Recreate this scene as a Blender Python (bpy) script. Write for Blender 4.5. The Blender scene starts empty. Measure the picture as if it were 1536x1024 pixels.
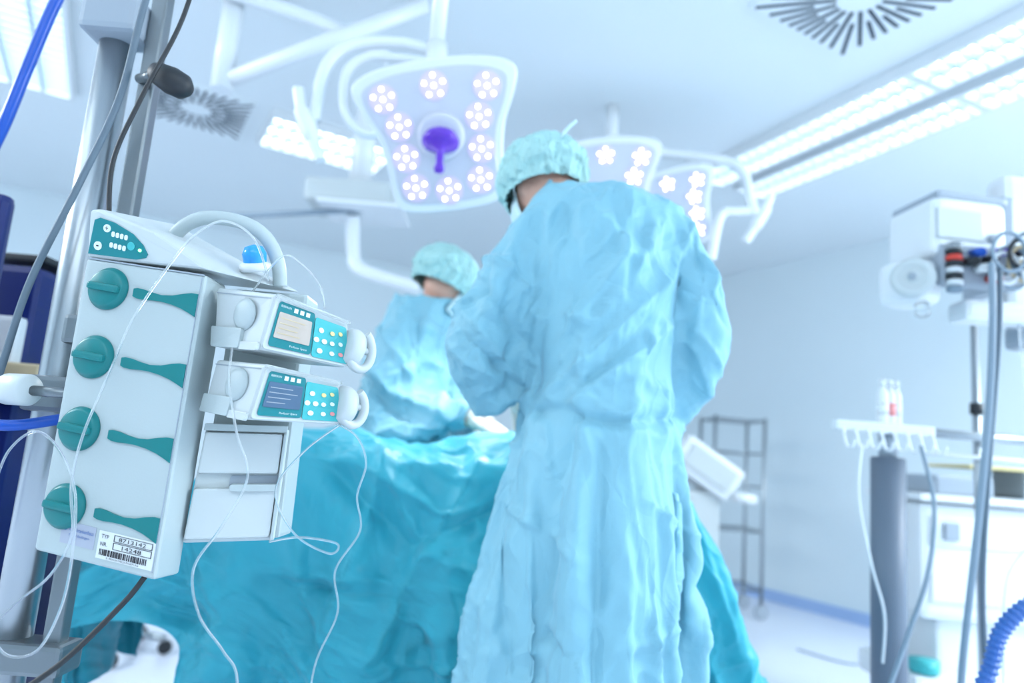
import bpy, bmesh, math, random, time
from mathutils import Vector, Matrix, noise, Quaternion
from mathutils.bvhtree import BVHTree
random.seed(4)
S=bpy.context.scene
COL=bpy.context.collection
V=Vector
# ------------------------------------------------------------------ materials
def mat(name,col,rough=.5,metal=0,emit=None,es=0,trans=0,bump=0,bscale=60,var=0,vscale=4,alpha=1,ior=1.45,sheen=0,coat=0,samp=False,crinkle=0,cscale=6):
    m=bpy.data.materials.new(name);m.use_nodes=True
    nt=m.node_tree;b=nt.nodes['Principled BSDF']
    b.inputs['Base Color'].default_value=(*col,1)
    b.inputs['Roughness'].default_value=rough
    b.inputs['Metallic'].default_value=metal
    b.inputs['IOR'].default_value=ior
    b.inputs['Transmission Weight'].default_value=trans
    b.inputs['Alpha'].default_value=alpha
    b.inputs['Coat Weight'].default_value=coat
    if sheen: b.inputs['Sheen Weight'].default_value=sheen
    if emit:
        b.inputs['Emission Color'].default_value=(*emit,1);b.inputs['Emission Strength'].default_value=es
        if not samp: m.cycles.emission_sampling='NONE'
    tc=nt.nodes.new('ShaderNodeTexCoord')
    if var:
        n=nt.nodes.new('ShaderNodeTexNoise');n.inputs['Scale'].default_value=vscale;n.inputs['Detail'].default_value=4
        nt.links.new(tc.outputs['Object'],n.inputs['Vector'])
        mx=nt.nodes.new('ShaderNodeMixRGB');mx.blend_type='MIX'
        mx.inputs[1].default_value=(*[c*(1-var) for c in col],1);mx.inputs[2].default_value=(*[min(1,c*(1+var)) for c in col],1)
        nt.links.new(n.outputs['Fac'],mx.inputs[0]);nt.links.new(mx.outputs[0],b.inputs['Base Color'])
    last=None
    if crinkle:
        n=nt.nodes.new('ShaderNodeTexVoronoi');n.feature='DISTANCE_TO_EDGE';n.inputs['Scale'].default_value=cscale
        nz=nt.nodes.new('ShaderNodeTexNoise');nz.inputs['Scale'].default_value=5;nz.inputs['Detail'].default_value=2
        nt.links.new(tc.outputs['Object'],nz.inputs['Vector'])
        mp=nt.nodes.new('ShaderNodeMapping');mp.inputs['Scale'].default_value=(1.4,1,.55);mp.inputs['Rotation'].default_value=(.2,.5,.1)
        vm=nt.nodes.new('ShaderNodeMixRGB');vm.blend_type='ADD';vm.inputs[0].default_value=.25
        nt.links.new(tc.outputs['Object'],vm.inputs[1]);nt.links.new(nz.outputs['Color'],vm.inputs[2])
        nt.links.new(vm.outputs[0],mp.inputs['Vector']);nt.links.new(mp.outputs[0],n.inputs['Vector'])
        mr=nt.nodes.new('ShaderNodeMapRange');mr.inputs['From Max'].default_value=.35;mr.inputs['To Min'].default_value=1;mr.inputs['To Max'].default_value=0
        nt.links.new(n.outputs['Distance'],mr.inputs['Value'])
        bp=nt.nodes.new('ShaderNodeBump');bp.inputs['Strength'].default_value=crinkle;bp.inputs['Distance'].default_value=.02
        nt.links.new(mr.outputs[0],bp.inputs['Height']);nt.links.new(bp.outputs[0],b.inputs['Normal']);last=bp
    if bump:
        n=nt.nodes.new('ShaderNodeTexNoise');n.inputs['Scale'].default_value=bscale;n.inputs['Detail'].default_value=5
        nt.links.new(tc.outputs['Object'],n.inputs['Vector'])
        bp=nt.nodes.new('ShaderNodeBump');bp.inputs['Strength'].default_value=bump;bp.inputs['Distance'].default_value=.01
        if last: nt.links.new(last.outputs[0],bp.inputs['Normal'])
        nt.links.new(n.outputs['Fac'],bp.inputs['Height']);nt.links.new(bp.outputs[0],b.inputs['Normal'])
    return m
M={}
M['wall']=mat('wall_paint',(.76,.86,.91),.7,var=.02,vscale=1)
M['ceil']=mat('ceiling_paint',(.83,.90,.94),.6,var=.02,vscale=1)
M['floor']=mat('floor_vinyl',(.74,.80,.92),.25,var=.03,vscale=2)
M['base']=mat('coving_blue',(.38,.54,.84),.5,var=.03)
M['gown']=mat('gown_fabric',(.235,.51,.63),.6,bump=.12,bscale=40,var=.05,vscale=6,sheen=.12,crinkle=.38,cscale=7)
M['drape']=mat('drape_fabric',(.035,.42,.54),.45,bump=.08,bscale=25,var=.08,vscale=5,sheen=.2,crinkle=.32,cscale=4)
M['cap']=mat('cap_fabric',(.42,.71,.71),.8,bump=.4,bscale=70,var=.12,vscale=25,crinkle=.5,cscale=22)
M['skin']=mat('skin',(.72,.42,.32),.5,var=.05,vscale=9)
M['hair']=mat('hair',(.22,.12,.07),.6,bump=.5,bscale=200,var=.2)
M['mask']=mat('mask_fabric',(.60,.80,.86),.8,bump=.1,var=.03)
M['glove']=mat('glove_latex',(.72,.70,.64),.4,var=.03)
M['scrub']=mat('trouser_fabric',(.1,.35,.45),.8,bump=.2,var=.05)
M['shoe']=mat('clog',(.8,.82,.85),.5,var=.03)
M['white']=mat('white_plastic',(.76,.81,.85),.35,var=.015)
M['lampw']=mat('lamp_enamel',(.82,.87,.92),.3,var=.01,coat=.3)
M['blade']=mat('louvre_metal',(.42,.52,.60),.35,var=.02)
M['rack']=mat('rack_plastic',(.45,.53,.55),.42,var=.02,bump=.03,bscale=300)
M['rackl']=mat('pump_plastic',(.56,.62,.64),.38,var=.02)
M['grey']=mat('grey_plastic',(.34,.40,.47),.4,var=.03)
M['colgrey']=mat('column_grey',(.14,.18,.24),.45,var=.04)
M['dark']=mat('dark_rubber',(.02,.024,.03),.5,var=.1)
M['slot']=mat('slot_dark',(.03,.05,.08),.7,var=.1)
M['teal']=mat('teal_plastic',(.003,.19,.20),.35,var=.05)
M['tealf']=mat('teal_foil',(.005,.21,.24),.3,var=.03)
M['teall']=mat('teal_light',(.05,.44,.47),.4,var=.03)
M['key']=mat('key_white',(.75,.85,.86),.4,var=.02)
M['steel']=mat('brushed_steel',(.36,.40,.43),.32,metal=.9,var=.12,vscale=3)
M['steeld']=mat('dark_steel',(.20,.23,.25),.35,metal=.8,var=.1)
M['navy']=mat('navy_panel',(.006,.018,.14),.35,var=.1)
M['bluehose']=mat('blue_hose',(.01,.09,.50),.3,var=.1)
M['bluehose2']=mat('pale_blue_hose',(.06,.17,.50),.4,var=.1)
M['greyc']=mat('grey_cable',(.24,.32,.40),.5,var=.05)
M['cabled']=mat('slate_cable',(.12,.17,.22),.5,var=.05)
M['clear']=mat('clear_tube',(.93,.97,1),.12,trans=.85,var=.01,ior=1.3)
M['clearp']=mat('clear_cover',(.9,.94,.95),.15,trans=.85,var=.01,ior=1.2)
M['lcd1']=mat('lcd_pale',(.46,.41,.37),.25,emit=(.7,.62,.55),es=.12,var=.10,vscale=60)
M['lcd2']=mat('lcd_blue',(.07,.13,.22),.2,emit=(.1,.25,.45),es=.08,var=.1,vscale=60)
M['led']=mat('led_lens',(1,.97,1),.3,emit=(.98,.95,1),es=6,var=.01)
M['ledhalo']=mat('led_halo',(.54,.48,.66),.3,emit=(.90,.80,1),es=.20,var=.03)  # lilac colour and faint emission paint the halo around the LEDs
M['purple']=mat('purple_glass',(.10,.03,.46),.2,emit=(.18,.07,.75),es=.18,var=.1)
M['lampface']=mat('lamp_face',(.62,.65,.75),.25,var=.02,coat=.4)
M['tube']=mat('luminaire_glow',(1,1,1),.5,emit=(.92,.98,1),es=6,var=.01,samp=True)
M['yellow']=mat('yellow_plastic',(.72,.62,.30),.5,var=.05)
M['red']=mat('red_plastic',(.7,.07,.05),.5,var=.05)
M['redl']=mat('pink_key',(.8,.3,.3),.4,var=.02)
M['beige']=mat('beige_laminate',(.62,.52,.33),.5,var=.05)
M['ink']=mat('black_ink',(.02,.02,.03),.6,var=.02)
M['inkb']=mat('blue_ink',(.03,.12,.40),.6,var=.02)
M['paper']=mat('label_paper',(.74,.79,.82),.5,var=.01)
M['glowg']=mat('green_led',(.2,.9,.3),.3,emit=(.3,1,.4),es=3,var=.01)
M['bluegl']=mat('blue_crystal',(.02,.25,.75),.1,emit=(.05,.4,1),es=.3,var=.6,vscale=60)
# ------------------------------------------------------------------ mesh helpers
def mk(name,me,m=None,smooth=False):
    o=bpy.data.objects.new(name,me);COL.objects.link(o)
    if m: 
        me.materials.clear();me.materials.append(M[m] if isinstance(m,str) else m)
    if smooth:
        for p in me.polygons:p.use_smooth=True
    return o
def bm2(name,bm,m=None,smooth=False):
    me=bpy.data.meshes.new(name);bmesh.ops.recalc_face_normals(bm,faces=bm.faces[:]);bm.to_mesh(me);bm.free();return mk(name,me,m,smooth)
def bev(bm,r,seg=2):
    if r>0: bmesh.ops.bevel(bm,geom=bm.edges[:],offset=r,segments=seg,affect='EDGES',profile=.6)
def box(name,c,s,m,b=.004,rot=None,seg=2):
    bm=bmesh.new();bmesh.ops.create_cube(bm,size=1)
    for v in bm.verts:v.co=V((v.co.x*s[0],v.co.y*s[1],v.co.z*s[2]))
    bev(bm,b,seg)
    if rot is not None: bmesh.ops.transform(bm,matrix=rot.to_4x4(),verts=bm.verts)
    bmesh.ops.translate(bm,vec=V(c),verts=bm.verts)
    return bm2(name,bm,m)
def hexa(name,low,up,m,b=.004,seg=2):
    bm=bmesh.new();a=[bm.verts.new(p) for p in low];c=[bm.verts.new(p) for p in up];n=len(a)
    bm.faces.new(a);bm.faces.new(c[::-1])
    for i in range(n):bm.faces.new((a[i],a[(i+1)%n],c[(i+1)%n],c[i]))
    bmesh.ops.recalc_face_normals(bm,faces=bm.faces[:]);bev(bm,b,seg)
    return bm2(name,bm,m)
def catmull(P,n=8,closed=False):
    P=[V(p) for p in P];out=[];N=len(P)
    if N<3 : return P
    rng=range(N if closed else N-1)
    for i in rng:
        if closed:a,b,c,d=P[i-1],P[i],P[(i+1)%N],P[(i+2)%N]
        else:a,b,c,d=P[max(i-1,0)],P[i],P[i+1],P[min(i+2,N-1)]
        for k in range(n):
            t=k/n;out.append(.5*((2*b)+(c-a)*t+(2*a-5*b+4*c-d)*t*t+(3*b-a-3*c+d)*t**3))
    if not closed: out.append(P[-1])
    return out
def sweep_bm(bm,P,R,seg=12,cap=True,closed=False,flat=1):
    P=[V(p) for p in P];n=len(P)
    if not hasattr(R,'__len__'):R=[R]*n
    t0=(P[1]-P[0]).normalized();up=V((0,0,1)) if abs(t0.z)<.9 else V((1,0,0))
    x=t0.cross(up).normalized();rings=[];prev=t0
    for i in range(n):
        if closed:t=(P[(i+1)%n]-P[i-1]).normalized()
        else:t=(P[min(i+1,n-1)]-P[max(i-1,0)]).normalized()
        q=prev.rotation_difference(t);x=(q@x).normalized();y=t.cross(x).normalized();prev=t
        rings.append([bm.verts.new(P[i]+(x*math.cos(2*math.pi*k/seg)+y*math.sin(2*math.pi*k/seg)*flat)*R[i]) for k in range(seg)])
    m=n if closed else n-1
    for i in range(m):
        a,b=rings[i],rings[(i+1)%n]
        for k in range(seg):bm.faces.new((a[k],a[(k+1)%seg],b[(k+1)%seg],b[k]))
    if cap and not closed:
        bm.faces.new(rings[0][::-1]);bm.faces.new(rings[-1])
def tube(name,P,r,m,seg=12,sm=8,cap=True,closed=False,flat=1):
    bm=bmesh.new();Q=catmull(P,sm,closed) if (len(P)>2 and sm>1) else P
    sweep_bm(bm,Q,r,seg,cap,closed,flat);o=bm2(name,bm,m)
    for p in o.data.polygons:p.use_smooth=len(p.vertices)<=4
    return o
def cyl(name,a,b,r,m,seg=28,r2=None,bv=.0):
    bm=bmesh.new();a=V(a);b=V(b);d=(b-a)
    bmesh.ops.create_cone(bm,cap_ends=True,segments=seg,radius1=r,radius2=r if r2 is None else r2,depth=d.length)
    if bv:
        es=[e for e in bm.edges if any(len(f.verts)>4 for f in e.link_faces)]
        bmesh.ops.bevel(bm,geom=es,offset=bv,segments=3,affect='EDGES')
    bmesh.ops.transform(bm,matrix=Matrix.Translation((a+b)/2)@V((0,0,1)).rotation_difference(d.normalized()).to_matrix().to_4x4(),verts=bm.verts)
    o=bm2(name,bm,m)
    for p in o.data.polygons:p.use_smooth=len(p.vertices)<=4
    return o
def lathe(name,prof,m,c=(0,0,0),axis=(0,0,1),seg=32):
    bm=bmesh.new();R=[]
    for r,z in prof:R.append([bm.verts.new((r*math.cos(2*math.pi*k/seg),r*math.sin(2*math.pi*k/seg),z)) for k in range(seg)])
    for i in range(len(R)-1):
        for k in range(seg):bm.faces.new((R[i][k],R[i][(k+1)%seg],R[i+1][(k+1)%seg],R[i+1][k]))
    bm.faces.new(R[0][::-1]);bm.faces.new(R[-1])
    bmesh.ops.remove_doubles(bm,verts=bm.verts,dist=1e-5)
    bmesh.ops.transform(bm,matrix=Matrix.Translation(V(c))@V((0,0,1)).rotation_difference(V(axis).normalized()).to_matrix().to_4x4(),verts=bm.verts)
    return bm2(name,bm,m,True)
def plate(name,pts,th,m,mw,b=.004,seg=3):
    bm=bmesh.new();a=[bm.verts.new((x,y,0)) for x,y in pts];c=[bm.verts.new((x,y,-th)) for x,y in pts];n=len(a)
    bm.faces.new(a);bm.faces.new(c[::-1])
    for i in range(n):bm.faces.new((a[i],a[(i+1)%n],c[(i+1)%n],c[i]))
    bmesh.ops.recalc_face_normals(bm,faces=bm.faces[:])
    if b:
        es=[e for e in bm.edges if any(len(f.verts)>4 for f in e.link_faces)]
        bmesh.ops.bevel(bm,geom=es,offset=b,segments=seg,affect='EDGES',profile=.6)
    bmesh.ops.transform(bm,matrix=mw,verts=bm.verts)
    return bm2(name,bm,m)
def ell(bm,c,s,sub=3,rot=None):
    r=bmesh.ops.create_icosphere(bm,subdivisions=sub,radius=1)
    for v in r['verts']:
        p=V((v.co.x*s[0],v.co.y*s[1],v.co.z*s[2]))
        if rot is not None:p=rot@p
        v.co=p+V(c)
def join(name,objs,m=None):
    bm=bmesh.new();mats=[]
    for o in objs:
        me=o.data;off={}
        for i,mm in enumerate(me.materials):
            if mm not in mats:mats.append(mm)
            off[i]=mats.index(mm)
        n0=len(bm.faces);tmp=me.copy();tmp.transform(o.matrix_world);bm.from_mesh(tmp);bm.faces.ensure_lookup_table()
        for f in bm.faces[n0:]:f.material_index=off.get(f.material_index,0)
        bpy.data.objects.remove(o)
    me=bpy.data.meshes.new(name);bm.to_mesh(me);bm.free()
    for mm in mats:me.materials.append(mm)
    return mk(name,me)
def par(ch,p):
    ch.parent=p;ch.matrix_parent_inverse=Matrix.Translation(-p.matrix_basis.translation) if p.parent is None and p.type=='EMPTY' else Matrix.Identity(4)
def empty(name,loc):
    e=bpy.data.objects.new(name,None);COL.objects.link(e);e.location=loc;e.empty_display_size=.05;e.matrix_basis=Matrix.Translation(V(loc));return e
def tag(o,label,cat,group=None):
    o['label']=label;o['category']=cat
    if group:o['group']=group
def thing(name,loc,parts,label,cat,group=None):
    e=empty(name,loc)
    for p in parts:
        if p.parent is None: par(p,e)
    tag(e,label,cat,group);return e
def struct(o):o['kind']='structure'
class Q:
    def __init__(s,bl,br,tl,tr):
        s.bl,s.br,s.tl,s.tr=map(V,(bl,br,tl,tr));s.n=((s.br-s.bl).cross(s.tl-s.bl)).normalized()
    def P(s,u,v,o=0):
        return (s.bl*(1-u)+s.br*u)*(1-v)+(s.tl*(1-u)+s.tr*u)*v+s.n*o
def qpoly(q,name,pts,m,o0=-.001,o1=.0015,b=0):
    return hexa(name,[q.P(u,v,o0) for u,v in pts],[q.P(u,v,o1) for u,v in pts],m,b)
def qrect(q,name,u0,v0,u1,v1,m,o0=-.001,o1=.0015,b=0):
    return qpoly(q,name,[(u0,v0),(u1,v0),(u1,v1),(u0,v1)],m,o0,o1,b)
def rrect(u0,v0,u1,v1,ru,rv,n=5):
    o=[]
    for cx,cy,a in ((u1-ru,v0+rv,-90),(u1-ru,v1-rv,0),(u0+ru,v1-rv,90),(u0+ru,v0+rv,180)):
        for k in range(n+1):
            t=math.radians(a+90*k/n);o.append((cx+ru*math.cos(t),cy+rv*math.sin(t)))
    return o
def circ(u,v,ru,rv,n=18):return [(u+ru*math.cos(2*math.pi*k/n),v+rv*math.sin(2*math.pi*k/n)) for k in range(n)]
def qtext(q,name,txt,u,v,w,h,m,o=.0022):
    c=bpy.data.curves.new('txt','FONT');c.body=txt;c.resolution_u=2
    ob=bpy.data.objects.new('txt',c);COL.objects.link(ob)
    dg=bpy.context.evaluated_depsgraph_get();me=bpy.data.meshes.new_from_object(ob.evaluated_get(dg))
    bpy.data.objects.remove(ob)
    xs=[v_.co.x for v_ in me.vertices];ys=[v_.co.y for v_ in me.vertices]
    x0,x1,y0,y1=min(xs),max(xs),min(ys),max(ys)
    for p in me.vertices:
        p.co=q.P(u+(p.co.x-x0)/(x1-x0)*w,v+(p.co.y-y0)/(y1-y0)*h,o)
    return mk(name,me,m)
def evalmesh(o):
    bpy.context.view_layer.update()
    dg=bpy.context.evaluated_depsgraph_get();return bpy.data.meshes.new_from_object(o.evaluated_get(dg))
def remesh(name,bm,vox,m=None,sm=0,smooth_iter=0):
    me=bpy.data.meshes.new(name);bmesh.ops.recalc_face_normals(bm,faces=bm.faces[:]);bm.to_mesh(me);bm.free();o=mk(name,me)
    md=o.modifiers.new('r','REMESH');md.mode='VOXEL';md.voxel_size=vox
    if smooth_iter:
        s=o.modifiers.new('s','SMOOTH');s.iterations=smooth_iter;s.factor=.5
    n=evalmesh(o);bpy.data.objects.remove(o)
    return mk(name,n,m,True)
# ------------------------------------------------------------------ camera
cd=bpy.data.cameras.new('camera');cam=bpy.data.objects.new('camera',cd);COL.objects.link(cam);S.camera=cam
r_=math.radians(4.5);p_=math.radians(9)
right0=V((1,0,0));fwd=V((0,math.cos(p_),math.sin(p_)));up0=V((0,-math.sin(p_),math.cos(p_)))
R_=right0*math.cos(r_)+up0*math.sin(r_);U_=-right0*math.sin(r_)+up0*math.cos(r_)
mm=Matrix((R_,U_,-fwd)).transposed().to_4x4();mm.translation=(0,0,1.05);cam.matrix_world=mm
cd.lens=25;cd.sensor_width=36;cd.clip_start=.05
cd.dof.use_dof=True;cd.dof.focus_distance=1.10;cd.dof.aperture_fstop=1.8
# ------------------------------------------------------------------ room
C0=V((.99,8.71,0));e1=V((.49,-.872,0)).normalized();e2=V((-.872,-.49,0)).normalized();H=2.95
RA=math.atan2(e1.y,e1.x);RM=Matrix.Rotation(RA,3,'Z')
def rp(a,b,z):return C0+e1*a+e2*b+V((0,0,z))
LX,LY=9.6,9.0
def slab(name,a0,a1,b0,b1,z0,z1,m):
    lo=[rp(a0,b0,z0),rp(a1,b0,z0),rp(a1,b1,z0),rp(a0,b1,z0)];o=hexa(name,lo,[p+V((0,0,z1-z0)) for p in lo],m,0);struct(o);return o
slab('floor',-.2,LX+.2,-.2,LY+.2,-.1,0,'floor')
slab('ceiling',-.2,LX+.2,-.2,LY+.2,H,H+.1,'ceil')
slab('wall_right',-.2,LX+.2,-.2,0,0,H,'wall')
slab('wall_back',-.2,0,0,LY+.2,0,H,'wall')
slab('wall_left',0,LX+.2,LY,LY+.2,0,H,'wall')
slab('wall_front',LX,LX+.2,0,LY,0,H,'wall')
slab('baseboard_right',0,LX,0,.02,0,.09,'base')
slab('baseboard_back',.02,.04,.02,LY,0,.09,'base')
# ------------------------------------------------------------------ ceiling luminaires
def luminaire(c,L,Wd,ang,label):
    R=Matrix.Rotation(ang,3,'Z');c=V(c);pr=[]
    def bx(n,lc,s,m,b=.0):return box(n,c+R@V(lc),s,m,b,R)
    fr=[bx('f',(0,s*(Wd/2-.012),-.030),(L,.024,.06),'white') for s in(-1,1)]+[bx('f',(s*(L/2-.012),0,-.030),(.024,Wd-.048,.06),'white') for s in(-1,1)]
    pr.append(join('frame',fr))
    pr.append(bx('light_panel',(0,0,-.004),(L-.05,Wd-.05,.006),'tube'))
    bl=[];n=int(L/.075)
    for i in range(1,n):
        bl.append(bx('b',(-L/2+i*L/n,0,-.034),(.010,Wd-.05,.046),'blade'))
    k=max(2,int(Wd/.13))
    for i in range(1,k):
        bl.append(bx('b',(0,-Wd/2+i*Wd/k,-.034),(L-.05,.014,.048),'blade'))
    pr.append(join('louvre',bl))
    return thing('ceiling_luminaire',c,pr,label,'ceiling light','louvred ceiling lights')
lab='recessed louvred ceiling luminaire glowing cool white'
o1=V((1.07,4.30,0));d=V((.416,-.909,0)).normalized();nrm=V((.909,.416,0));la=math.atan2(d.y,d.x)
for row in (0,1):
    base=o1+nrm*(.15+.36*row)+d*(-.05)
    for k in range(3):
        c=base+d*(.75+1.5*k);luminaire((c.x,c.y,H),1.5,.27,la,lab+' in a long row')
luminaire((-1.28,4.34,H),.8,.50,math.atan2(.49,.872),lab+', short square unit')
luminaire((-2.55,3.09,H),1.6,.62,RA,lab+', wide unit')
luminaire((-.2,-.9,H),1.6,.62,RA,lab+', wide unit')
luminaire((-2.2,.6,H),1.6,.62,RA,lab+', wide unit')
# ------------------------------------------------------------------ air diffusers
def diffuser(c):
    c=V(c);pl=box('plate',c+V((0,0,-.008)),(.6,.6,.016),'ceil',.003,RM);sl=[]
    for i in range(36):
        a=2*math.pi*(i+.5)/36;m_=max(abs(math.cos(a)),abs(math.sin(a)))
        r1=.28/m_;r0=.09 if i%2==0 else .17
        sl.append(box('s',c+RM@V((math.cos(a)*(r0+r1)/2,math.sin(a)*(r0+r1)/2,-.0175)),(r1-r0,.015,.004),'slot',0,RM@Matrix.Rotation(a,3,'Z')))
    return thing('ceiling_air_diffuser',c,[pl,join('slots',sl)],'square white ceiling swirl air diffuser with radial dark slots','air vent','ceiling swirl diffusers')
diffuser((1.27,2.55,H));diffuser((-1.99,4.0,H))
# ------------------------------------------------------------------ surgical lamps
def lamp_head(c,nrm_,roll,sc,handle=True,name='lamp_head'):
    c=V(c);n=V(nrm_).normalized();xx=V((0,0,1)).cross(n).normalized();yy=n.cross(xx)
    q=Quaternion(n,roll);xx=q@xx;yy=q@yy
    mw=Matrix((xx,yy,n)).transposed().to_4x4()@Matrix.Scale(sc,4);mw.translation=c
    half=[(.0,.232),(.12,.226),(.205,.208),(.247,.175),(.232,.11),(.195,.03),(.178,-.06),(.175,-.14),(.158,-.19),(.10,-.208),(0,-.212)]
    out=half+[(-x,y) for x,y in half[-2:0:-1]]
    out=[(p.x,p.y) for p in catmull([(x,y,0) for x,y in out],4,True)]
    pr=[]
    hd=plate(name,out,.055,'lampw',mw,.012)
    pr.append(hd)
    inn=[(x*.88,y*.88) for x,y in out]
    f=plate('lamp_face',inn,.006,'lampface',mw@Matrix.Translation((0,0,.004)),.002,1);pr.append(f)
    pos=[(-.155,.135),(0,.155),(.155,.135),(-.12,.052),(.12,.052),(-.115,-.04),(.115,-.04),(-.10,-.13),(.10,-.13),(0,-.15)]
    for (x,y) in pos:
        b=plate('led_module',[(x+a,y+b_) for a,b_ in circ(0,0,.043,.043,24)],.004,'ledhalo',mw@Matrix.Translation((0,0,.0075)),.001,1)
        ls=[]
        for k in range(6):
            a=2*math.pi*k/5+.3;rr=.029 if k<5 else 0
            t=bmesh.new();ell(t,(x+rr*math.cos(a),y+rr*math.sin(a),.008),(.0056,.0056,.006),2);bmesh.ops.transform(t,matrix=mw,verts=t.verts);ls.append(bm2('l',t,'led',True))
        l=join('led_lenses',ls);pr.append(b);par(l,b)
    if handle:
        c2=c+n*.045-yy*.0;hx=(n*.22+V((0.06,0,-.95))).normalized()
        h=lathe('lamp_handle',[(.0,-.030),(.030,-.027),(.050,-.014),(.058,.004),(.056,.014),(.040,.022),(.018,.030),(.012,.045),(.011,.085),(.016,.10),(.014,.112),(0,.116)],'purple',c2,hx)
        rg=lathe('handle_ring',[(.045,0),(.070,0),(.074,.008),(.066,.014),(.050,.014)],'lampface',c+n*.006+yy*.012,n);pr+= [rg,h]
    return pr
P1=lamp_head((-.27,2.12,2.01),(.02,-.90,-.44),math.radians(12),1.05)
arms=[tube('ceiling_column',[(-.325,2.16,2.95),(-.325,2.16,2.30)],.026,'lampw',20),
 cyl('swivel_joint',(-.312,2.16,2.235),(-.325,2.16,2.36),.036,'lampw',bv=.006),
 tube('yoke_arm',[(-.31,2.16,2.33),(-.45,2.15,2.345),(-.60,2.14,2.315),(-.665,2.12,2.22),(-.675,2.11,2.05),(-.67,2.11,2.03)],.02,'lampw',16),
 tube('yoke_arm',[(-.31,2.16,2.29),(-.42,2.15,2.29),(-.54,2.14,2.28),(-.60,2.13,2.21),(-.585,2.12,2.08),(-.53,2.13,2.02),(-.46,2.13,2.02)],.016,'lampw',16),
 tube('grip_paddle',[(-.735,2.10,2.135),(-.715,2.10,2.06),(-.675,2.10,1.98),(-.635,2.10,1.90)],[.018]*8+[.026]*9+[.018]*8,'lampw',16),
 cyl('ceiling_canopy',(-.325,2.16,2.949),(-.325,2.16,2.90),.11,'lampw',bv=.01)]
thing('surgical_lamp',(-.325,2.16,2.95),P1+arms,'white ceiling-mounted surgical lamp with LED clusters and purple centre handle','surgical lamp')
P2=lamp_head((.43,3.5,2.43),(-.05,-.85,-.5),math.radians(8),1.15,False)
P3=lamp_head((.79,3.54,2.36),(-.25,-.85,-.5),math.radians(14),.95,False)
arms=[tube('ceiling_column',[(.445,3.6,2.95),(.445,3.6,2.66)],.034,'lampw',20),
 tube('yoke_arm',[(.445,3.6,2.70),(.62,3.6,2.70),(.85,3.58,2.69),(1.06,3.55,2.66),(1.14,3.52,2.58),(1.17,3.5,2.44),(1.20,3.5,2.36)],.026,'lampw',16),
 tube('grip_paddle',[(1.275,3.5,2.47),(1.25,3.5,2.40),(1.20,3.5,2.30),(1.15,3.5,2.21)],[.022]*8+[.032]*9+[.022]*8,'lampw',16),
 tube('yoke_arm',[(1.18,3.5,2.38),(1.10,3.5,2.37),(1.03,3.5,2.355),(1.0,3.5,2.25),(.98,3.5,2.1)],.022,'lampw',16),
 tube('yoke_arm',[(.445,3.6,2.68),(.43,3.6,2.60),(.43,3.58,2.5)],.03,'lampw',16),
 tube('yoke_arm',[(.86,3.6,2.69),(.93,3.6,2.60),(.90,3.6,2.46),(.82,3.58,2.38)],.022,'lampw',16)]
thing('surgical_lamp',(.445,3.6,2.95),P2+P3+arms,'white twin-head surgical lamp hanging from the ceiling, heads lit','surgical lamp')
thing('ceiling_boom_arm',(-1.3,2.8,2.95),[tube('ceiling_column',[(-1.3,2.8,2.95),(-1.3,2.8,2.46)],.045,'lampw',20),
 tube('spring_arm',[(-1.3,2.8,2.50),(-.47,2.76,2.90)],.035,'lampw',16,1),
 tube('support_arm',[(-1.62,2.5,2.80),(-1.3,2.72,2.86),(-.9,2.8,2.80),(-.62,2.8,2.66)],.03,'lampw',16)],'white jointed ceiling boom arm','ceiling boom')
thing('ceiling_pendant',(-.87,3.6,2.95),[cyl('ceiling_column',(-.87,3.6,2.949),(-.87,3.6,2.32),.06,'lampw'),
 box('pendant_head',(-.87,3.5,2.27),(.42,.3,.12),'rackl',.02),box('pendant_plate',(-.80,3.5,2.205),(.42,.34,.02),'lampw',.006),
 tube('equipment_rail',[(-1.52,3.45,2.11),(-.6,3.45,2.235)],.014,'greyc',12,1),
 tube('hanging_arm',[(-.86,3.5,2.2),(-.86,3.6,2.02),(-.80,3.6,1.93),(-.50,3.6,1.86)],.035,'lampw',16)],'pale ceiling supply pendant with horizontal equipment rail','ceiling pendant')
# ------------------------------------------------------------------ operating table
tp=[box('mattress',(-.12,2.08,.95),(1.08,.28,.06),'dark',.025),box('table_frame',(-.12,2.08,.905),(1.08,.27,.03),'steel',.006),
 lathe('column',[(0,0),(.13,0),(.12,.05),(.09,.1),(.09,.6),(.11,.74),(0,.74)],'steel',(.05,2.08,.13)),
 box('base',(.05,2.08,.075),(.85,.26,.10),'white',.03),box('side_board',(-.84,2.10,.66),(.14,.16,.03),'drape',.012),tube('board_arm',[(-.64,2.10,.88),(-.70,2.10,.74),(-.80,2.10,.67)],.02,'steel',10)]
bm=bmesh.new();ell(bm,(.16,2.08,.98),(.34,.12,.08));ell(bm,(-.50,2.06,.98),(.15,.10,.05));tp.append(bm2('body_cushion',bm,'white',True))
for x in(-.30,.40):
    for y in(1.98,2.18):tp.append(cyl('caster',(x,y-.02,.03),(x,y+.02,.03),.03,'dark',bv=.004))
thing('operating_table',(.05,2.08,0),tp,'steel operating table on a wheeled base under sterile drapes','operating table')
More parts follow.
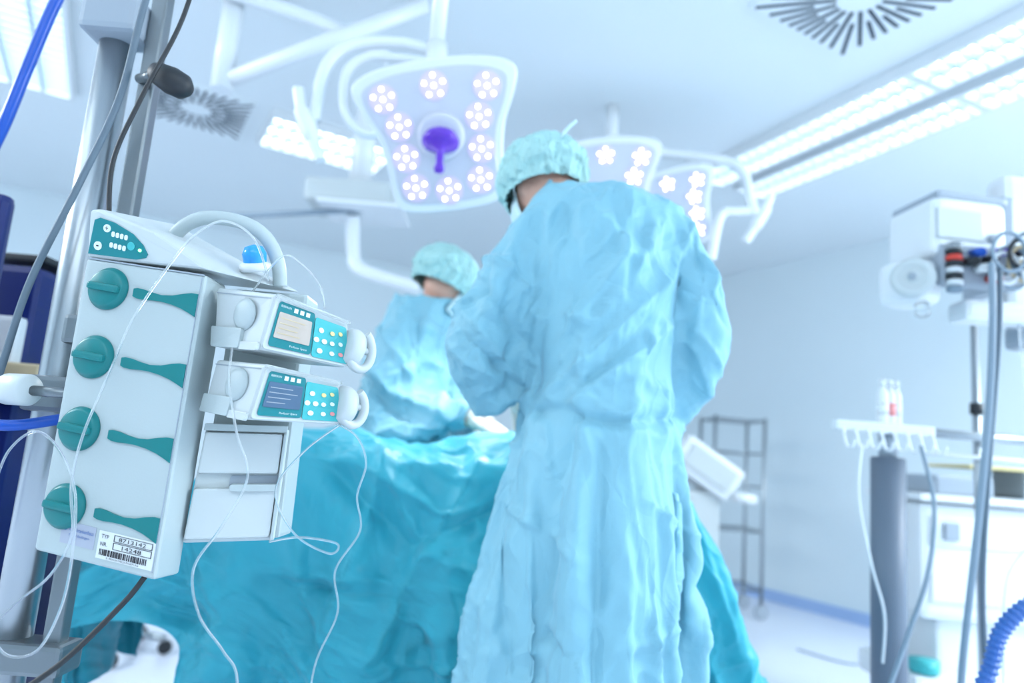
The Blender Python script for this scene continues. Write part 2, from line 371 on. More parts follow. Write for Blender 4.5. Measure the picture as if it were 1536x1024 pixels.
# ------------------------------------------------------------------ people
def hand_parts(bm,w,d_,palm_n,ex=0.0,mirror=1,curl=.6):
    w=V(w);d_=V(d_).normalized();n=V(palm_n);n=(n-d_*n.dot(d_)).normalized();s=d_.cross(n)*mirror
    R3=Matrix((d_,s,n)).transposed()
    ell(bm,w+d_*.05,(.055+ex,.042+ex,.017+ex),2,R3)
    sweep_bm(bm,[w-d_*.03,w+d_*.03],[.027+ex,.027+ex],10)
    for i,(off,L) in enumerate([(-.03,.072),(-.010,.082),(.011,.076),(.030,.060)]):
        b=w+d_*.085+s*off;pts=[b-d_*.02,b];dd=d_.copy();c=curl*(1+.12*i);p=b
        for k,f in enumerate((.45,.30,.25)):
            dd=(dd+n*c*.45).normalized();p=p+dd*L*f;pts.append(p)
        sweep_bm(bm,pts,[.0095+ex,.0095+ex,.0088+ex,.008+ex,.0065+ex],10)
    b=w+d_*.03-s*.035;dd=(d_*.6-s*.7+n*.3).normalized();pts=[w+d_*.02-s*.015,b,b+dd*.035,b+dd*.035+(dd+d_*.6).normalized()*.03]
    sweep_bm(bm,pts,[.013+ex,.0125+ex,.011+ex,.008+ex],10)
def face_parts(bm,c,fw,upv,r=.088):
    fw=V(fw).normalized();u=V(upv);u=(u-fw*u.dot(fw)).normalized();s=fw.cross(u);R3=Matrix((fw,s,u)).transposed();c=V(c)
    ell(bm,c,(r*1.12,r*.88,r*1.15),3,R3)
    ell(bm,c+fw*r*.35-u*r*.75,(r*.62,r*.62,r*.62),3,R3)
    sweep_bm(bm,[c+fw*r*1.02+u*r*.15,c+fw*r*1.25-u*r*.28,c+fw*r*1.02-u*r*.42],[.008,.013,.008],10)
    for k in(-1,1):ell(bm,c+s*k*r*.88-u*r*.12-fw*r*.02,(.018,.008,.032),2,R3)
    ell(bm,c+fw*r*.98-u*r*.68,(.012,.022,.010),2,R3)
def limb(bm,pts,rad,n=6,seg=16):
    P=catmull(pts,n);Rr=[]
    for i in range(len(P)):
        t=i/(len(P)-1)*(len(rad)-1);k=min(int(t),len(rad)-2);Rr.append(rad[k]*(1-(t-k))+rad[k+1]*(t-k))
    sweep_bm(bm,P,Rr,seg)
def loft(bm,rings,seg=48,ex=2.4):
    R=[]
    for z,xl,xr,ry,cy in rings:
        cx=(xl+xr)/2;rx=(xr-xl)/2;L=[]
        for k in range(seg):
            a=2*math.pi*k/seg;c_,s_=math.cos(a),math.sin(a)
            L.append(bm.verts.new((cx+rx*math.copysign(abs(c_)**(2/ex),c_),cy+ry*math.copysign(abs(s_)**(2/ex),s_),z)))
        R.append(L)
    for i in range(len(R)-1):
        for k in range(seg):bm.faces.new((R[i][k],R[i][(k+1)%seg],R[i+1][(k+1)%seg],R[i+1][k]))
    bm.faces.new(R[0][::-1]);bm.faces.new(R[-1])
def body_bm(j,hands=True):
    bm=bmesh.new();t=j['torso'];loft(bm,t,32,2.2)
    for sd in('l','r'):
        limb(bm,j['arm_'+sd],[.052,.046,.038,.034,.028]);limb(bm,j['leg_'+sd],[.078,.068,.052,.048,.036])
        f=V(j['leg_'+sd][-1]);fd=V(j['facing']);
        sweep_bm(bm,[f+V((0,0,-.01))-fd*.05,f+fd*.05+V((0,0,-.03)),f+fd*.15+V((0,0,-.05))],[.035,.038,.026],12)
    limb(bm,[j['neck0'],(V(j['neck0'])+V(j['head']))/2,j['head']],[.062,.055,.05]);face_parts(bm,j['head'],j['look'],j['headup'])
    if hands:
        for sd in('l','r'):
            a=[V(p) for p in j['arm_'+sd]];hand_parts(bm,a[-1],a[-1]-a[-2]+V((0,0,-.05)),(0,0,-1),0,1 if sd=='l' else -1)
    return bm
sj=dict(torso=[(.82,.09,.31,.09,1.6),(1.0,.06,.34,.095,1.6),(1.15,.09,.33,.09,1.6),(1.35,.07,.35,.10,1.6),(1.5,.05,.37,.10,1.61),(1.58,.07,.35,.08,1.63),(1.63,.10,.28,.06,1.65)],
 arm_l=[(.05,1.62,1.53),(-.04,1.61,1.43),(-.07,1.62,1.34),(-.01,1.74,1.27),(.03,1.86,1.22)],
 arm_r=[(.36,1.62,1.54),(.415,1.60,1.44),(.43,1.62,1.35),(.38,1.74,1.27),(.29,1.86,1.22)],
 leg_l=[(.12,1.6,.90),(.115,1.6,.7),(.11,1.6,.5),(.10,1.62,.3),(.10,1.62,.08)],leg_r=[(.27,1.6,.90),(.275,1.6,.7),(.28,1.6,.5),(.29,1.62,.3),(.29,1.62,.08)],
 facing=(0,1,0),neck0=(.17,1.64,1.58),head=(.055,1.74,1.725),look=(-.45,.75,-.5),headup=(-.25,.4,.9))
NY=2.54
nj=dict(torso=[(.80,-.46,-.26,.13,NY),(1.0,-.48,-.26,.14,NY),(1.15,-.47,-.26,.13,NY),(1.3,-.49,-.24,.15,NY),(1.4,-.48,-.24,.15,NY),(1.47,-.44,-.24,.11,NY),(1.53,-.39,-.27,.07,NY)],
 arm_l=[(-.38,NY+.16,1.41),(-.33,NY+.20,1.28),(-.28,NY+.16,1.20),(-.18,NY+.02,1.17),(-.07,NY-.12,1.15)],
 arm_r=[(-.40,NY-.15,1.41),(-.40,NY-.20,1.29),(-.35,NY-.23,1.19),(-.22,NY-.27,1.17),(-.10,NY-.32,1.15)],
 leg_l=[(-.37,NY+.08,.88),(-.37,NY+.08,.7),(-.37,NY+.08,.5),(-.38,NY+.08,.3),(-.39,NY+.08,.08)],leg_r=[(-.37,NY-.08,.88),(-.37,NY-.08,.7),(-.37,NY-.08,.5),(-.38,NY-.08,.3),(-.39,NY-.08,.08)],
 facing=(1,0,0),neck0=(-.34,NY,1.50),head=(-.240,NY,1.635),look=(.78,.30,-.55),headup=(.45,.2,.9))
def gown_bm(rings,sl):
    bm=bmesh.new();loft(bm,rings,48,2.5)
    for pts,rad in sl:limb(bm,pts,rad,6,20)
    return bm
def cut(o,fn):
    bm=bmesh.new();bm.from_mesh(o.data);bmesh.ops.delete(bm,geom=[f for f in bm.faces if fn(f.calc_center_median(),f.normal)],context='FACES');bm.to_mesh(o.data);bm.free()
sbody=remesh('person',body_bm(sj),.007,'skin',smooth_iter=4)
nbody=remesh('person',body_bm(nj),.007,'skin',smooth_iter=4)
sg=remesh('surgical_gown',gown_bm([(.26,-.13,.50,.19,1.58),(.55,-.085,.495,.18,1.585),(.75,-.055,.495,.17,1.59),(.95,-.02,.485,.16,1.59),(1.08,.0,.46,.15,1.6),(1.15,.025,.425,.13,1.6),(1.3,.01,.41,.145,1.6),(1.45,-.01,.43,.15,1.6),(1.55,-.03,.445,.14,1.61),(1.62,-.01,.43,.115,1.62),(1.665,.03,.37,.08,1.64),(1.70,.065,.26,.065,1.66),(1.715,.075,.22,.06,1.67)],
 [([(.05,1.61,1.55),(-.04,1.60,1.46),(-.085,1.61,1.365),(-.06,1.69,1.28),(.0,1.83,1.22)],[.084,.100,.105,.090,.050]),
  ([(.37,1.61,1.57),(.43,1.59,1.48),(.45,1.61,1.385),(.42,1.69,1.30),(.30,1.84,1.225)],[.082,.088,.088,.078,.050])]),.0125,'gown',smooth_iter=4)
ng=remesh('surgical_gown',gown_bm([(.28,-.62,-.15,.22,NY+.02),(.8,-.60,-.16,.20,NY+.02),(1.1,-.60,-.14,.18,NY+.01),(1.28,-.635,-.11,.20,NY),(1.4,-.62,-.13,.20,NY),(1.49,-.565,-.15,.17,NY),(1.55,-.48,-.19,.13,NY),(1.58,-.43,-.22,.09,NY),(1.60,-.39,-.25,.07,NY)],
 [([(-.38,NY+.15,1.42),(-.33,NY+.20,1.30),(-.28,NY+.17,1.21),(-.18,NY+.03,1.17),(-.09,NY-.10,1.155)],[.09,.095,.09,.07,.045]),
  ([(-.41,NY-.14,1.43),(-.42,NY-.20,1.31),(-.37,NY-.24,1.20),(-.24,NY-.27,1.175),(-.12,NY-.31,1.155)],[.11,.12,.11,.085,.05])]),.014,'gown',smooth_iter=4)
cut(sg,lambda c,n:(c.z<.28 and n.z<-.6) or (c.z>1.695 and n.z>.7))
cut(ng,lambda c,n:(c.z<.30 and n.z<-.6) or (c.z>1.58 and n.z>.7))
# ------------------------------------------------------------------ cloth simulation of the three fabrics
def colset(name,objs):
    c=bpy.data.collections.new(name);
    for o in objs:
        c.objects.link(o);md=o.modifiers.new('c','COLLISION');o.collision.thickness_outer=.006;o.collision.cloth_friction=8
    S.collection.children.link(c);return c
cs=remesh('tmp',body_bm(sj,False),.025,smooth_iter=2);cn=remesh('tmp',body_bm(nj,False),.025,smooth_iter=2)
TX0,TX1,TYF,TYB=-.735,.47,1.875,2.285
bm=bmesh.new();bmesh.ops.create_cube(bm,size=1)
for v in bm.verts:
    v.co=V((v.co.x*(TX1-TX0-.03)+(TX0+TX1)/2,v.co.y*.36+2.08,v.co.z*.90+.555))
    if v.co.z<.5 and v.co.x>0:v.co.x+=.46
bmesh.ops.subdivide_edges(bm,edges=bm.edges[:],cuts=8,use_grid_fill=True)
b2=bmesh.new();bmesh.ops.create_cube(b2,size=1)
for v in b2.verts:
    top=v.co.z>0;lf=v.co.x<0
    v.co=V((-1.03 if lf else -.70,v.co.y*.34+2.05,(.72 if lf else .99) if top else .45))
bmesh.ops.subdivide_edges(b2,edges=b2.edges[:],cuts=6,use_grid_fill=True)
tm=bpy.data.meshes.new('t');b2.to_mesh(tm);b2.free();bm.from_mesh(tm)
ell(bm,(.16,2.08,1.0),(.38,.15,.11));ell(bm,(-.50,2.06,1.0),(.17,.13,.07))
ct=bm2('tmp',bm)
ks,kn,kt=colset('ks',[cs]),colset('kn',[cn]),colset('kt',[ct])
def pin(o,fn):
    g=o.vertex_groups.new(name='pin')
    for v in o.data.vertices:
        w=fn(v.co)
        if w>0:g.add([v.index],w,'REPLACE')
def cloth(o,coll,mass=.2,grow=0,bend=.6,tens=15,pinf=None,q=5,gr=1,damp=5):
    if pinf:pin(o,pinf)
    c=o.modifiers.new('cl','CLOTH');s=c.settings;s.quality=q;s.mass=mass;s.air_damping=2
    s.tension_stiffness=tens;s.compression_stiffness=tens;s.shear_stiffness=tens*.4;s.bending_stiffness=bend;s.tension_damping=damp;s.compression_damping=damp;s.bending_damping=.3
    s.effector_weights.gravity=gr
    if pinf:s.vertex_group_mass='pin'
    if grow:s.shrink_min=-grow;s.shrink_max=-grow
    k=c.collision_settings;k.use_collision=True;k.collection=coll;k.distance_min=.006;k.use_self_collision=False
def ss(a,b,x):
    t=max(0,min(1,(x-a)/(b-a)));return t*t*(3-2*t)
NXg,NYg=180,130;bm=bmesh.new();G=[]
for j in range(NYg+1):
    s_=j/NYg*1.47;row=[]
    dy=max(0,s_-(TYB-TYF))
    Lx=.74*(1-ss(.12,.44,dy))+.02;Rx=.80
    for i in range(NXg+1):
        x=(TX0-Lx)+(TX1+Rx-TX0+Lx)*i/NXg
        dl=max(0,TX0-x);dr_=max(0,x-TX1);xx=min(max(x,TX0),TX1)
        xo=-min(dl,.42)*.70+dr_*.52;zx=min(dl,.42)*.70+max(0,dl-.42)+dr_*.86
        ph=x*7.0+dy*6.0+1.5*math.sin(x*4+1)
        fold=math.sin(ph)+.30*math.sin(ph*2.1+2+dy*3)
        yo=-dy*(.10+.05*ss(.0,.6,x))-ss(0,.4,dy)*.060*(fold+1.3)
        yy=TYB-min(s_,TYB-TYF)+yo-(dl+dr_)*ss(0,.3,dy)*.10
        bmp=.11*math.exp(-((x-.16)/.32)**2)
        z=(1.045+bmp*ss(0,.12,s_)*(1-ss(.25,.45,s_))-math.hypot(dy,zx)) if dy>0 else (1.045+bmp*math.exp(-((s_-.2)/.13)**2)-zx)
        xw=xx+xo+.03*ss(0,.4,dy)*math.sin(x*7+dy*4)
        yy+=(dl+dr_)*.10*math.sin(s_*17)
        row.append(bm.verts.new((xw,yy,max(z,.03))))
    G.append(row)
for j in range(NYg):
    for i in range(NXg):bm.faces.new((G[j][i],G[j][i+1],G[j+1][i+1],G[j+1][i]))
dr=bm2('surgical_drape',bm,'drape',True)
cloth(sg,ks,.2,.05,.3,15,lambda c:1 if c.z>1.655 or c.y>1.815 else 0,gr=.4,damp=3)
cloth(ng,kn,.2,.05,.3,15,lambda c:1 if c.z>1.57 or (c.x>-.13 and 1.06<c.z<1.28) else 0,gr=.4,damp=3)
cloth(dr,kt,.3,.02,.5,15,lambda c:1 if c.y>2.26 and abs(c.x+.12)<.6 and c.z>.95 else 0,damp=3)
t0=time.time()
for f in range(1,22):
    S.frame_set(f)
    if time.time()-t0>110:break
for o in (sg,ng,dr):
    s=o.modifiers.new('s','SMOOTH');s.iterations=6;s.factor=.5
res=[evalmesh(o) for o in (sg,ng,dr)]
for o,me in zip((sg,ng,dr),res):
    o.modifiers.clear();o.vertex_groups.clear();o.data=me
for o in(cs,cn,ct):bpy.data.objects.remove(o)
for c in(ks,kn,kt):bpy.data.collections.remove(c)
S.frame_set(1)
def trousers(j):
    bm=bmesh.new();t=j['torso'];loft(bm,[(z,a-.004,b+.004,r+.004,c) for z,a,b,r,c in t[:2]],32,2.2)
    for sd in('l','r'):limb(bm,j['leg_'+sd][:4]+[V(j['leg_'+sd][4])+V((0,0,.05))],[.086,.078,.068,.062,.058])
    return remesh('trousers',bm,.012,'scrub',smooth_iter=2)
TR={sg.name:trousers(sj),ng.name:trousers(nj)}
def crease(o,amp,k,seed,segs=None,avoid=(),zs=.4,dg=0,lim=.2):
    md=o.modifiers.new('s','SUBSURF');md.levels=1;md.render_levels=1
    me=evalmesh(o);o.modifiers.clear();o.vertex_groups.clear();o.data=me
    N=[v.normal.copy() for v in me.vertices];sd=V((seed,seed*.7,0));nz=noise.noise
    T=[]
    for a_ in avoid:
        b_=bmesh.new();b_.from_mesh(a_.data);T.append(BVHTree.FromBMesh(b_));b_.free()
    for i,v in enumerate(me.vertices):
        p=v.co;w=V((nz(p*2+sd),nz(p*2+sd+V((9,0,0))),nz(p*2+sd+V((0,9,0)))))
        X=p.x+dg*p.z
        q1=V((X*k*1.2,p.y*k*.8,(p.z-dg*p.x)*k*zs))+w*1.1+sd
        a=max(1-3.2*abs(nz(q1)),0);b=max(1-3.2*abs(nz(V((q1.x*.8+q1.z*1.3,q1.y,q1.z*1.5-q1.x*.7))*1.8+sd)),0)
        c3=max(1-3.5*abs(nz(V((q1.z*2+q1.x,q1.y,q1.x*.9-q1.z*2))*3.1+sd)),0)
        g=max(0,min(1,.5+1.5*nz(p*3.5+sd*2)))
        h=amp*(a**1.5*(.35+.65*g)+.6*b**1.4*(1-.7*g)+.25*c3**1.4*g-.25)
        if segs:
            for (x0,z0),(x1,z1),A,wd in segs:
                if N[i].y>lim:continue
                dx,dz=x1-x0,z1-z0;t=max(0,min(1,((p.x-x0)*dx+(p.z-z0)*dz)/(dx*dx+dz*dz)))
                dist=abs(math.hypot(p.x-x0-dx*t,p.z-z0-dz*t)+.018*w.x)
                if dist<wd*3:h+=A*math.exp(-(dist/wd)**1.4)*math.sin(math.pi*(.12+.76*t))
        v.co=p+N[i]*h
        for B in T:
            hit=B.find_nearest(v.co,.09)
            if hit[0] is not None:
                dd=(v.co-hit[0]).dot(hit[1])
                if dd<.010:v.co=v.co+hit[1]*(.010-dd)
SG=[((.35,1.47),(.07,1.17),.024,.016),((.38,1.38),(.11,1.15),.022,.013),((.27,1.54),(.10,1.30),.020,.015),((.31,1.37),(.09,1.13),-.020,.012),
 ((.105,1.59),(.115,1.40),-.026,.016),((.115,1.42),(.05,1.19),-.036,.018),((.38,1.53),(.365,1.33),-.028,.015),((.365,1.35),(.395,1.17),-.034,.016),
 ((.06,1.12),(-.02,.45),.026,.021),((.13,1.14),(.07,.4),-.025,.019),((.28,1.15),(.34,.4),.028,.019),((.37,1.12),(.41,.5),-.025,.017),((.20,1.10),(.21,.4),-.023,.017),((.16,1.0),(.16,.4),.022,.016),((.43,1.08),(.46,.4),.022,.017),((.25,.95),(.27,.4),.018,.014),
 ((.05,1.15),(.22,1.13),-.034,.015),((.20,1.13),(.41,1.16),-.034,.015),((-.12,1.46),(.03,1.30),-.022,.014),((-.13,1.37),(.02,1.22),.024,.012),((-.10,1.51),(.04,1.42),.022,.012),((.41,1.45),(.49,1.36),-.022,.012),((.41,1.35),(.49,1.26),.022,.011),((-.11,1.30),(.04,1.20),-.022,.012),((.40,1.53),(.47,1.44),.018,.011),
 ((.15,1.61),(.27,1.48),.014,.012),((.32,1.61),(.25,1.44),.018,.012),((.0,.95),(.18,.85),.014,.009),((.28,.98),(.44,.90),.014,.009),((.02,.72),(.2,.68),-.012,.009),((.24,.70),(.44,.74),.012,.009),((.24,1.68),(.22,1.20),.012,.008)]
NG=[((-.50,1.48),(-.30,1.25),.026,.015),((-.56,1.38),(-.35,1.18),.026,.014),((-.52,1.30),(-.30,1.12),-.024,.014),((-.33,1.5),(-.28,1.2),-.026,.015),((-.42,1.5),(-.47,1.2),-.022,.015),((-.58,1.25),(-.45,1.10),.020,.013),((-.25,1.42),(-.20,1.15),.022,.013),((-.38,1.22),(-.20,1.16),.018,.012)]
DG=[((-.62,1.02),(-.46,.66),.045,.030),((-.50,1.02),(-.22,.80),-.045,.030),((-.22,.80),(.02,.92),-.045,.030),((-.42,1.02),(-.12,.88),.045,.026),((-.30,1.03),(-.42,.45),.040,.026),((-.05,1.04),(-.28,.55),.050,.030),((.05,1.0),(-.08,.40),-.045,.026),
 ((-.58,.72),(-.05,.70),.024,.012),((-.56,.69),(-.08,.665),-.022,.012),((-.55,.60),(-.30,.35),.040,.022),((-.18,.62),(-.10,.3),-.038,.022),((-1.0,.74),(-.72,.66),.028,.018),((-.95,.66),(-.70,.58),-.028,.018),((-.80,.82),(-.66,.60),.032,.018),((.50,.95),(.68,.50),.035,.022),((.45,.85),(.58,.40),-.035,.018)]
crease(sg,.017,7,3.3,SG,(sbody,TR[sg.name]),.45,.15);crease(ng,.018,7,8.1,NG,(nbody,TR[ng.name]),.6,.4);crease(dr,.024,3.4,5.7,DG,(),.7,.5)
for o,m_ in((sg,'gown'),(ng,'gown'),(dr,'drape')):
    o.data.materials.clear();o.data.materials.append(M[m_])
    for p in o.data.polygons:p.use_smooth=True
tag(dr,'teal-blue sterile surgical drape spread over the operating table in folds','surgical drape')
def cap(c,look,upv,rx,ry,rz,seed):
    look=V(look).normalized();u=V(upv);u=(u-look*u.dot(look)).normalized();s=look.cross(u);R3=Matrix((look,s,u)).transposed()
    bm=bmesh.new();bmesh.ops.create_icosphere(bm,subdivisions=6,radius=1)
    bmesh.ops.delete(bm,geom=[v for v in bm.verts if v.co.z<-.50-.28*(-v.co.x)],context='VERTS')
    for v in bm.verts:
        p=v.co.copy();az=math.atan2(p.y,p.x);rim=max(0,min(1,(.25-p.z)/.6))
        wr=max(1-3*abs(noise.noise(V((p.x*3+seed,p.y*3,p.z*1.5)))),0)
        k=1+.06*noise.noise(p*2.3+V((seed,0,0)))+.07*wr+.04*(1-2*abs(noise.noise(p*5+V((0,seed,0)))))+.02*math.sin(az*26+4*noise.noise(p*3))*rim
        k*=1-.08*rim*rim
        v.co=R3@V((p.x*rx*k,p.y*ry*k,p.z*rz*k))+V(c)
    o=bm2('surgical_cap',bm,'cap',True);m=o.modifiers.new('so','SOLIDIFY');m.thickness=.002
    return o
def gloves(j):
    L=[]
    for sd in('l','r'):
        a=[V(p) for p in j['arm_'+sd]];bm=bmesh.new();hand_parts(bm,a[-1],a[-1]-a[-2]+V((0,0,-.05)),(0,0,-1),.0022,1 if sd=='l' else -1)
        L.append(remesh('glove',bm,.003,'glove',smooth_iter=2))
    return L
def eyes(j,r=.088):
    c=V(j['head']);fw=V(j['look']).normalized();u=V(j['headup']);u=(u-fw*u.dot(fw)).normalized();s=fw.cross(u);L=[]
    for k in(-1,1):
        bm=bmesh.new();ell(bm,c+fw*r*.92+s*k*.031+u*r*.08,(.012,.012,.012),2);L.append(bm2('eye',bm,'paper',True))
        bm=bmesh.new();ell(bm,c+fw*(r*.92+.0095)+s*k*.031+u*r*.08,(.005,.005,.005),2);i=bm2('iris',bm,'ink',True);par(i,L[-1])
    return L
def maskp(j,r=.088):
    c=V(j['head']);fw=V(j['look']).normalized();u=V(j['headup']);u=(u-fw*u.dot(fw)).normalized();s=fw.cross(u)
    bm=bmesh.new();n=14;m=10;G=[]
    for i in range(n+1):
        a=math.radians(-72+144*i/n);row=[]
        for k in range(m+1):
            t=k/m;h=-r*(.12+1.05*t);bul=1+.16*math.sin(math.pi*t)*math.cos(a)
            R0=r*(1.06-.05*t)*bul*(1.28 if abs(a)<.2 else 1.28-.22*abs(a))
            row.append(bm.verts.new(c+fw*(math.cos(a)*R0)+s*(math.sin(a)*R0*.86)+u*(h+.003*math.sin(t*25))))
        G.append(row)
    for i in range(n):
        for k in range(m):bm.faces.new((G[i][k],G[i+1][k],G[i+1][k+1],G[i][k+1]))
    o=bm2('face_mask',bm,'mask',True);md=o.modifiers.new('so','SOLIDIFY');md.thickness=.0015
    P=[c+fw*(math.cos(1.256)*r*1.1)+s*k*r*.9-u*r*.2 for k in(-1,1)]
    st=[tube('mask_strap',[p,c+s*k*r*1.0-u*r*.02,c-fw*r*.95+s*k*r*.4+u*r*.25,c-fw*r*1.16+u*r*.3],.0025,'paper',8,6,flat=1) for k,p in zip((-1,1),P)]
    for x in st:par(x,o)
    return [o]
def shoes(j):
    L=[]
    for sd in('l','r'):
        f=V(j['leg_'+sd][-1]);fd=V(j['facing']);sd_=fd.cross(V((0,0,1)))
        bm=bmesh.new();q=Matrix((fd,sd_,V((0,0,1)))).transposed();ell(bm,V((f.x,f.y,.045))+fd*.06,(.14,.052,.045),3,q)
        for v in bm.verts:v.co.z=max(v.co.z,.002)
        L.append(bm2('clog',bm,'shoe',True))
    return L
def hairp(j,r=.088):
    c=V(j['head']);fw=V(j['look']).normalized();u=V(j['headup']);u=(u-fw*u.dot(fw)).normalized();s=fw.cross(u);R3=Matrix((fw,s,u)).transposed()
    bm=bmesh.new();ell(bm,c-fw*.004+u*.004,(r*1.12,r*.90,r*1.14),4,R3)
    bmesh.ops.delete(bm,geom=[v for v in bm.verts if (v.co-c).dot(u)<-.012-.010*((v.co-c).dot(fw)<-.05) or (v.co-c).dot(fw)>.05],context='VERTS')
    return bm2('hair',bm,'hair',True)
for b,g,j,cc,lbl in((sbody,sg,sj,cap((.047,1.731,1.745),sj['look'],sj['headup'],.121,.109,.104,3),'person standing in wrinkled light-blue gown and mint cap, head bent'),
                (nbody,ng,nj,cap((-.258,NY-.01,1.664),nj['look'],nj['headup'],.132,.122,.110,9),'person in light-blue gown, mint cap and mask leaning over table')):
    tag(b,lbl,'person')
    g['label']='wrinkled light-blue disposable surgical gown'
    for ch in [g,cc]+maskp(j)+gloves(j)+eyes(j)+shoes(j)+[TR[g.name],hairp(j)]:
        ch.parent=b
    if b is sbody:
        t=tube('cap_tie',[(.07,1.66,1.80),(.09,1.64,1.84),(.115,1.63,1.865)],.006,'mask',8,6,flat=.3);t.parent=b
# ------------------------------------------------------------------ infusion rack
A,B,C,D=V((-.670,1.08,1.301)),V((-.467,1.05,1.281)),V((-.476,1.05,.836)),V((-.672,1.08,.859))
q=Q(D,C,A,B)
rk=[]
bk=[V((-.672,1.165,.859)),V((-.479,1.135,.83)),V((-.470,1.135,1.285)),V((-.670,1.165,1.301))]
rk.append(hexa('housing',[D,C,B,A],bk,'rack',.007,3))
fr=[A,V((-.671,1.068,1.374)),V((-.655,1.068,1.377)),V((-.56,1.056,1.343)),V((-.467,1.048,1.289))]
bb=[V((-.64,1.2,1.30)),V((-.645,1.2,1.395)),V((-.60,1.2,1.40)),V((-.48,1.2,1.345)),V((-.364,1.2,1.295))]
rk.append(hexa('top_cover',fr,bb,'rackl',.006,3))
rk.append(hexa('rear_housing',[(-.479,1.17,.885),(-.345,1.17,.89),(-.345,1.24,.89),(-.479,1.24,.885)],[(-.472,1.17,1.288),(-.347,1.17,1.288),(-.347,1.24,1.288),(-.472,1.24,1.288)],'rack',.006))
rk.append(hexa('empty_slot_panel',[(-.478,1.125,.878),(-.350,1.158,.888),(-.350,1.168,.888),(-.478,1.168,.878)],[(-.465,1.12,1.056),(-.348,1.155,1.062),(-.348,1.168,1.062),(-.465,1.168,1.056)],'rackl',.004))
ql=Q((-.478,1.125,.878),(-.350,1.158,.888),(-.465,1.12,1.056),(-.348,1.155,1.062))
rk.append(qpoly(ql,'slot_body',rrect(.02,.60,.955,.955,.03,.03),'rackl',-.001,.012,.003))
rk.append(qpoly(ql,'slot_body',rrect(.02,.04,.955,.47,.03,.03),'rackl',-.001,.012,.003))
rk.append(qpoly(ql,'slot_recess',rrect(.40,.475,.985,.58,.03,.03),'grey',-.001,.0012,0))
rk.append(qpoly(ql,'slot_tray',rrect(.42,.45,.97,.51,.03,.025),'rack',.002,.020,.001))
rk.append(qrect(ql,'slot_edge',.0,.97,1.0,1.03,'rack',-.001,.014,.001))
rk.append(qrect(ql,'slot_edge',.965,.0,1.0,.96,'rack',-.001,.014,.001))
rk.append(qrect(q,'panel_seam',.965,.02,.972,.99,'grey',-.001,.0012))
rk.append(qrect(q,'panel_seam',.02,.995,.98,1.0,'grey',-.001,.0012))
ax=q.n
for (u,v) in[(.235,.90),(.215,.66),(.205,.415),(.20,.16)]:
    c=q.P(u,v)
    k=lathe('knob',[(0,-.002),(.0325,-.002),(.033,.003),(.0305,.006),(.029,.009),(.026,.011),(0,.011)],'teal',c,ax,40)
    hx=(q.br-q.bl).normalized();gb=box('grip_bar',c+ax*.0125,(.054,.009,.012),'teal',.004,Matrix((hx,ax,hx.cross(ax))).transposed())
    rk.append(k);gb.parent=k;gb.matrix_parent_inverse=Matrix.Identity(4)
    sh=[(0,6),(.06,8),(.16,8),(.30,6),(.45,5),(.62,8),(.78,14),(.90,17.5),(1.0,18)]
    lo=[(1.0,-17),(.9,-13),(.78,-9),(.62,-6),(.45,-5),(.30,-6),(.16,-8),(.06,-8),(0,-6)]
    pts=[(.445+t*.52,v-.005+h/447-.012*t+.006) for t,h in sh]+[(.445+t*.52,v-.005+h/447-.012*t+.006) for t,h in lo]
    rk.append(qpoly(q,'slot_lever',pts[::-1],'teal',-.001,.003,.0))
qc=Q(A,B,A+V((0,-.012,.073)),B+V((0,-.005,.073)))
kp=qpoly(qc,'keypad',[(.02,.08),(.42,.10),(.50,.16),(.515,.24),(.47,.42),(.38,.62),(.22,.80),(.10,.86),(.055,.80)],'tealf',-.0005,.0025,0);rk.append(kp)
for (u,v,r) in[(.165,.66,.030),(.10,.27,.033)]:
    o=qpoly(qc,'button',circ(u,v,r,r*2.8),'key',.002,.0035);o.parent=kp
o=qpoly(qc,'power_button',circ(.375,.36,.032,.09),'teall',.002,.0035);o.parent=kp
o=qtext(qc,'plus_sign','+',.153,.62,.024,.08,'ink',.0042);o.parent=kp
o=qtext(qc,'minus_sign','-',.090,.255,.02,.03,'ink',.0042);o.parent=kp
for i in range(4):
    for jv,vv in enumerate((.50,.27)):
        o=qpoly(qc,'button',rrect(.205+.036*i-.03*jv*.3,vv-.035*i*.3,.205+.036*i+.028-.03*jv*.3,vv+.11-.035*i*.3,.01,.04),'key',.002,.0032);o.parent=kp
o=qpoly(qc,'status_light',circ(.45,.30,.012,.034),'glowg',.002,.004);o.parent=kp
lb=qrect(q,'type_label',.51,.025,.965,.112,'paper',-.001,.0012);rk.append(lb)
for t in [qtext(q,'printed_text','TYP',.535,.090,.06,.012,'ink'),qtext(q,'printed_text','NR.',.535,.066,.055,.012,'ink'),
 qtext(q,'printed_text','8713142',.675,.0895,.22,.0125,'ink'),qtext(q,'printed_text','14248',.71,.0655,.155,.0125,'ink'),qtext(q,'printed_text','B. BRAUN MELSUNGEN AG',.60,.0285,.26,.006,'ink')]:t.parent=lb
def fr_(u0,v0,u1,v1):
    return [qrect(q,'x',u0,v0,u1,v0+.0012,'ink',.001,.002),qrect(q,'x',u0,v1-.0012,u1,v1,'ink',.001,.002),qrect(q,'x',u0,v0,u0+.004,v1,'ink',.001,.002),qrect(q,'x',u1-.004,v0,u1,v1,'ink',.001,.002)]
t=join('number_frames',fr_(.635,.0855,.945,.1065)+fr_(.635,.0615,.945,.0825));t.parent=lb
bc=[];u=.535
while u<.92:
    w=random.choice((.004,.007,.011));bc.append(qrect(q,'b',u,.037,u+w,.056,'ink',.001,.002));u+=w+random.choice((.004,.006,.009))
t=join('barcode',bc);t.parent=lb
M['lilac']=mat('lilac_label',(.42,.46,.56),.5,var=.02)
